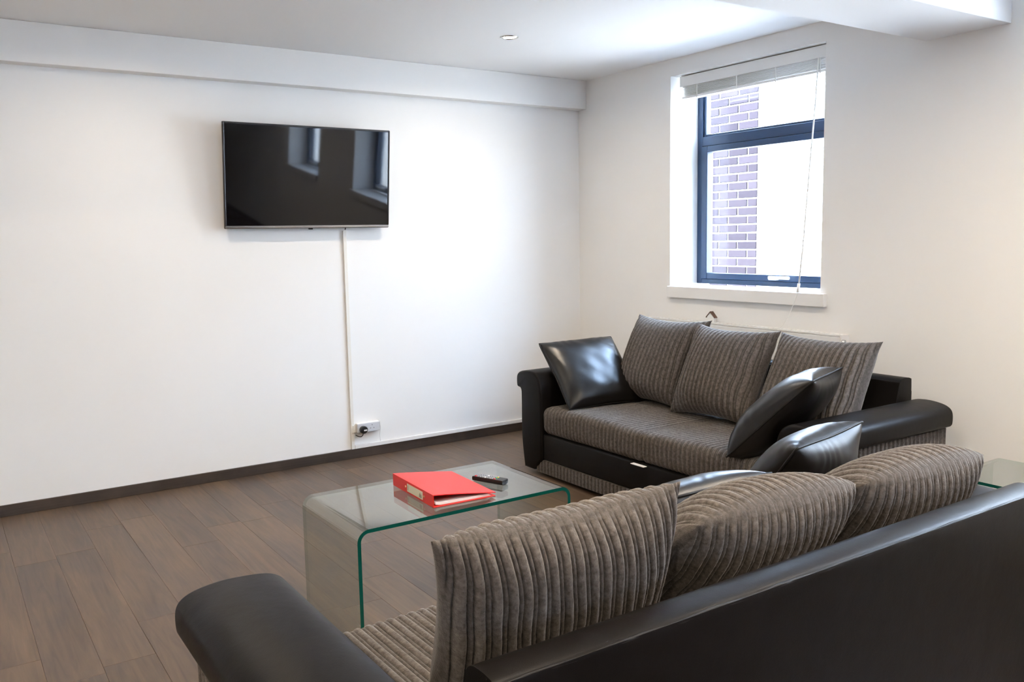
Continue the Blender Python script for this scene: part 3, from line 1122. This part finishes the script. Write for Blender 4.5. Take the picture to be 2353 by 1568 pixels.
def cord_cushion(lab, W, H_, T, BL, BR, TL, grp, seed, **kw):
    o, ring = pillow('cushion', W, H_, T, M_CORD, None, True, seed, **kw)
    pose(o, BL, BR, TL)
    return tag(o, lab, 'cushion', grp)


def leather_cushion(lab, W, H_, T, BL, BR, TL, grp, seed, m=None, wr=0.0022, **kw):
    o, ring = pillow('cushion', W, H_, T, m or M_LEATHER2, None, False, seed, 64, 64, 0.05, 0.08, wr, 0.52, **kw)
    V, F = tube_data(ring, 0.0038, 6, True)
    p = mesh_obj('piping', V, F, M_PIPE, o, True)
    pose(o, BL, BR, TL)
    return tag(o, lab, 'cushion', grp)


# far sofa (front faces -x; seen from the front, its left end is at larger y)
cord_cushion('corduroy back cushion on the far sofa, nearest the television wall', 0.57, 0.51, 0.23, (-0.63, -1.10, 0.395), (-0.63, -1.62, 0.395), (-0.43, -1.07, 0.84), GF, 11, pinch=0.13, rnd=0.0)
cord_cushion('corduroy back cushion in the middle of the far sofa', 0.54, 0.50, 0.23, (-0.67, -1.59, 0.395), (-0.67, -2.11, 0.395), (-0.46, -1.77, 0.83), GF, 12, pinch=0.13, rnd=0.0, slouch=0.0)
cord_cushion('corduroy back cushion on the far sofa, partly behind a leather one', 0.54, 0.49, 0.22, (-0.63, -2.09, 0.395), (-0.63, -2.62, 0.395), (-0.43, -2.19, 0.81), GF, 13, pinch=0.11, rnd=0.0)
leather_cushion('shiny black leather cushion leaning on the far sofa arm by the television wall', 0.48, 0.475, 0.15, (-1.06, -1.24, 0.396), (-0.59, -1.305, 0.396), (-0.985, -0.905, 0.735), GF, 21)
leather_cushion('black leather cushion leaning on the far sofa arm away from the television', 0.47, 0.49, 0.19, (-0.74, -2.24, 0.396), (-1.15, -2.41, 0.396), (-0.62, -2.57, 0.75), GF, 22)
# near sofa (front faces +y; from its front the left end is at larger x)
cord_cushion('corduroy back cushion on the near sofa, the biggest and leftmost in view', 0.56, 0.49, 0.20, (-2.545, -3.42, 0.395), (-3.105, -3.42, 0.395), (-2.545, -3.63, 0.845), GN, 14, rnd=0.05, pinch=0.085, slouch=0.075)
cord_cushion('corduroy back cushion in the middle of the near sofa', 0.585, 0.50, 0.235, (-2.01, -3.27, 0.395), (-2.57, -3.27, 0.395), (-2.01, -3.60, 0.712), GN, 15, rnd=0.45, pinch=0.03)
cord_cushion('corduroy back cushion on the near sofa, at its end by the glass side table', 0.585, 0.50, 0.235, (-1.48, -3.27, 0.395), (-2.03, -3.27, 0.395), (-1.48, -3.60, 0.690), GN, 16, rnd=0.40, pinch=0.03)
leather_cushion('black leather cushion on the near sofa peeping out behind two corduroy cushions', 0.43, 0.43, 0.17, (-2.03, -3.08, 0.396), (-2.46, -3.06, 0.396), (-2.05, -3.38, 0.70), GN, 23)
leather_cushion('wrinkled black leather cushion on the near sofa propped at the end by the far sofa', 0.43, 0.43, 0.21, (-1.565, -3.03, 0.396), (-1.965, -3.11, 0.396), (-1.585, -3.28, 0.73), GN, 24, m=M_LEATHER3, wr=0.0055)


# ------------------------------------------------------------------ glass tables
def bent_glass(name, along, L, D, Ht, R, th, loc, label, cat='table'):
    t = tag(empty(name, loc), label, cat)
    pts_o, pts_i = [], []
    hl = L / 2
    seg = 10
    outer = [(-hl, 0)] + [(-hl + R - R * math.cos(a), Ht - R + R * math.sin(a)) for a in [PI / 2 * k / seg for k in range(seg + 1)]]
    outer += [(hl - R + R * math.sin(a), Ht - R + R * math.cos(a)) for a in [PI / 2 * k / seg for k in range(seg + 1)]] + [(hl, 0)]
    r2 = R - th
    inner = [(-hl + th, 0)] + [(-hl + R - r2 * math.cos(a), Ht - R + r2 * math.sin(a)) for a in [PI / 2 * k / seg for k in range(seg + 1)]]
    inner += [(hl - R + r2 * math.sin(a), Ht - R + r2 * math.cos(a)) for a in [PI / 2 * k / seg for k in range(seg + 1)]] + [(hl - th, 0)]
    n = len(outer)
    def P(p, q):
        return (p[0], q, p[1]) if along == 'x' else (q, p[0], p[1])
    V, F = [], []
    for q in (-D / 2, D / 2):
        V += [P(p, q) for p in outer] + [P(p, q) for p in inner]
    o0, i0, o1, i1 = 0, n, 2 * n, 3 * n
    E = []
    for k in range(n - 1):
        F.append((o0 + k, o0 + k + 1, o1 + k + 1, o1 + k))
        F.append((i0 + k, i1 + k, i1 + k + 1, i0 + k + 1))
        E.append((o0 + k, i0 + k, i0 + k + 1, o0 + k + 1))
        E.append((o1 + k, o1 + k + 1, i1 + k + 1, i1 + k))
    for k in (0, n - 1):
        E.append((o0 + k, o1 + k, i1 + k, i0 + k))
    bm = bmesh.new()
    bv = [bm.verts.new(v) for v in V]
    for f in F:
        bm.faces.new([bv[i] for i in f]).material_index = 0
    for f in E:
        bm.faces.new([bv[i] for i in f]).material_index = 1
    o = bm_obj('bent_glass', bm, [M_GLASS, M_GEDGE], t)
    smooth_angle(o, 0.5)
    for sx in (-1, 1):
        for sy in (-1, 1):
            pass
    return t


TZ = 0.42
bent_glass('coffee_table', 'x', 0.826, 0.470, TZ, 0.040, 0.012, (-2.360, -2.163, 0), 'clear bent glass coffee table with green cut edges in front of the sofas')
bent_glass('side_table', 'y', 0.80, 0.345, 0.50, 0.035, 0.010, (-0.872, -3.64, 0), 'clear bent glass side table past the end of the near sofa')

# ------------------------------------------------------------------ ring binder
fd = tag(empty('ring_binder', (-2.463, -2.168, TZ + 0.0003), math.radians(-2.5)), 'red ring binder lying on the glass coffee table', 'binder')
hl = 0.165
# local: spine at x=0, y from -hl to hl, opening to +x
bm = bmesh.new()
add_box(bm, 0, 0.003, -hl, hl, 0.0, 0.043, 0.001, 1)
sp = bm_obj('spine', bm, M_RED, fd)
box('bottom_cover', 0.003, 0.240, -hl, hl, 0.0, 0.0025, M_RED, fd, 0.0008, 1)
bm = bmesh.new()
prof = [(0.0, 0.0415)] + [(0.240 * t, 0.0415 - 0.030 * (t ** 1.15)) for t in (0.05, 0.2, 0.4, 0.6, 0.8, 1.0)]
prof2 = [(a, b + 0.0025) for a, b in prof[::-1]]
tc_ = extrude_profile('top_cover', prof + prof2, 'y', -hl, hl, M_RED, fd, smooth=False)
for k in range(4):
    zz = 0.0028 + 0.0022 * k
    sh = extrude_profile('paper_sheaf', [(0.012, zz + 0.005), (0.03, zz + 0.001), (0.225 - 0.004 * k, zz), (0.225 - 0.004 * k, zz + 0.0018), (0.03, zz + 0.003), (0.012, zz + 0.007)], 'y', -hl + 0.008, hl - 0.02, M_PAPER, fd, smooth=False)
lb = box('spine_label', -0.0012, -0.0002, -0.085, 0.040, 0.008, 0.036, M_LABEL, fd)
for k in range(5):
    box('print_line', -0.0016, -0.0012, -0.078 + 0.004 * k, -0.076 + 0.004 * k, 0.012, 0.012 + (0.016 if k % 2 else 0.011), M_INK, lb)
box('print_line', -0.0016, -0.0012, 0.030, 0.0325, 0.013, 0.031, M_INK, lb)
for yy in (-0.096, 0.053):
    tube('rivet', [(-0.0018, yy, 0.022), (-0.0002, yy, 0.022)], 0.004, M_BRASS, fd, 10)
for yy in (-0.04, 0.04):
    pts = [(0.014 + 0.013 * math.sin(a), yy, 0.020 - 0.014 * math.cos(a)) for a in [2 * PI * k / 16 for k in range(16)]]
    tube('ring', pts, 0.0016, M_CHROME, fd, 6, True)

# ------------------------------------------------------------------ remote
rm = tag(empty('remote_control', (-2.155, -2.188, TZ + 0.0003), math.radians(22.5)), 'black television remote control beside the red binder on the glass table', 'remote')
prof = [(-0.021, 0.012), (-0.019, 0.004), (-0.010, 0.0), (0.010, 0.0), (0.019, 0.004), (0.021, 0.012), (0.019, 0.019), (-0.019, 0.019)]
ro = extrude_profile('body', prof, 'y', -0.068, 0.068, M_BLACKP, rm, 0.004, 2)
smooth_angle(ro, 0.6)
for r in range(9):
    for c in range(3):
        yy = 0.055 - r * 0.0105
        xx = (c - 1) * 0.0115
        m = M_GREY
        if r == 0 and c == 0:
            m = M_BTN['red']
        if r == 4 and c != 1:
            m = M_BTN['white']
        if r == 8:
            m = (M_BTN['red'], M_BTN['green'], M_BTN['yellow'])[c]
        box('button', xx - 0.0035, xx + 0.0035, yy - 0.0028, yy + 0.0028, 0.0188, 0.0212, m, rm)

bpy.context.view_layer.update()
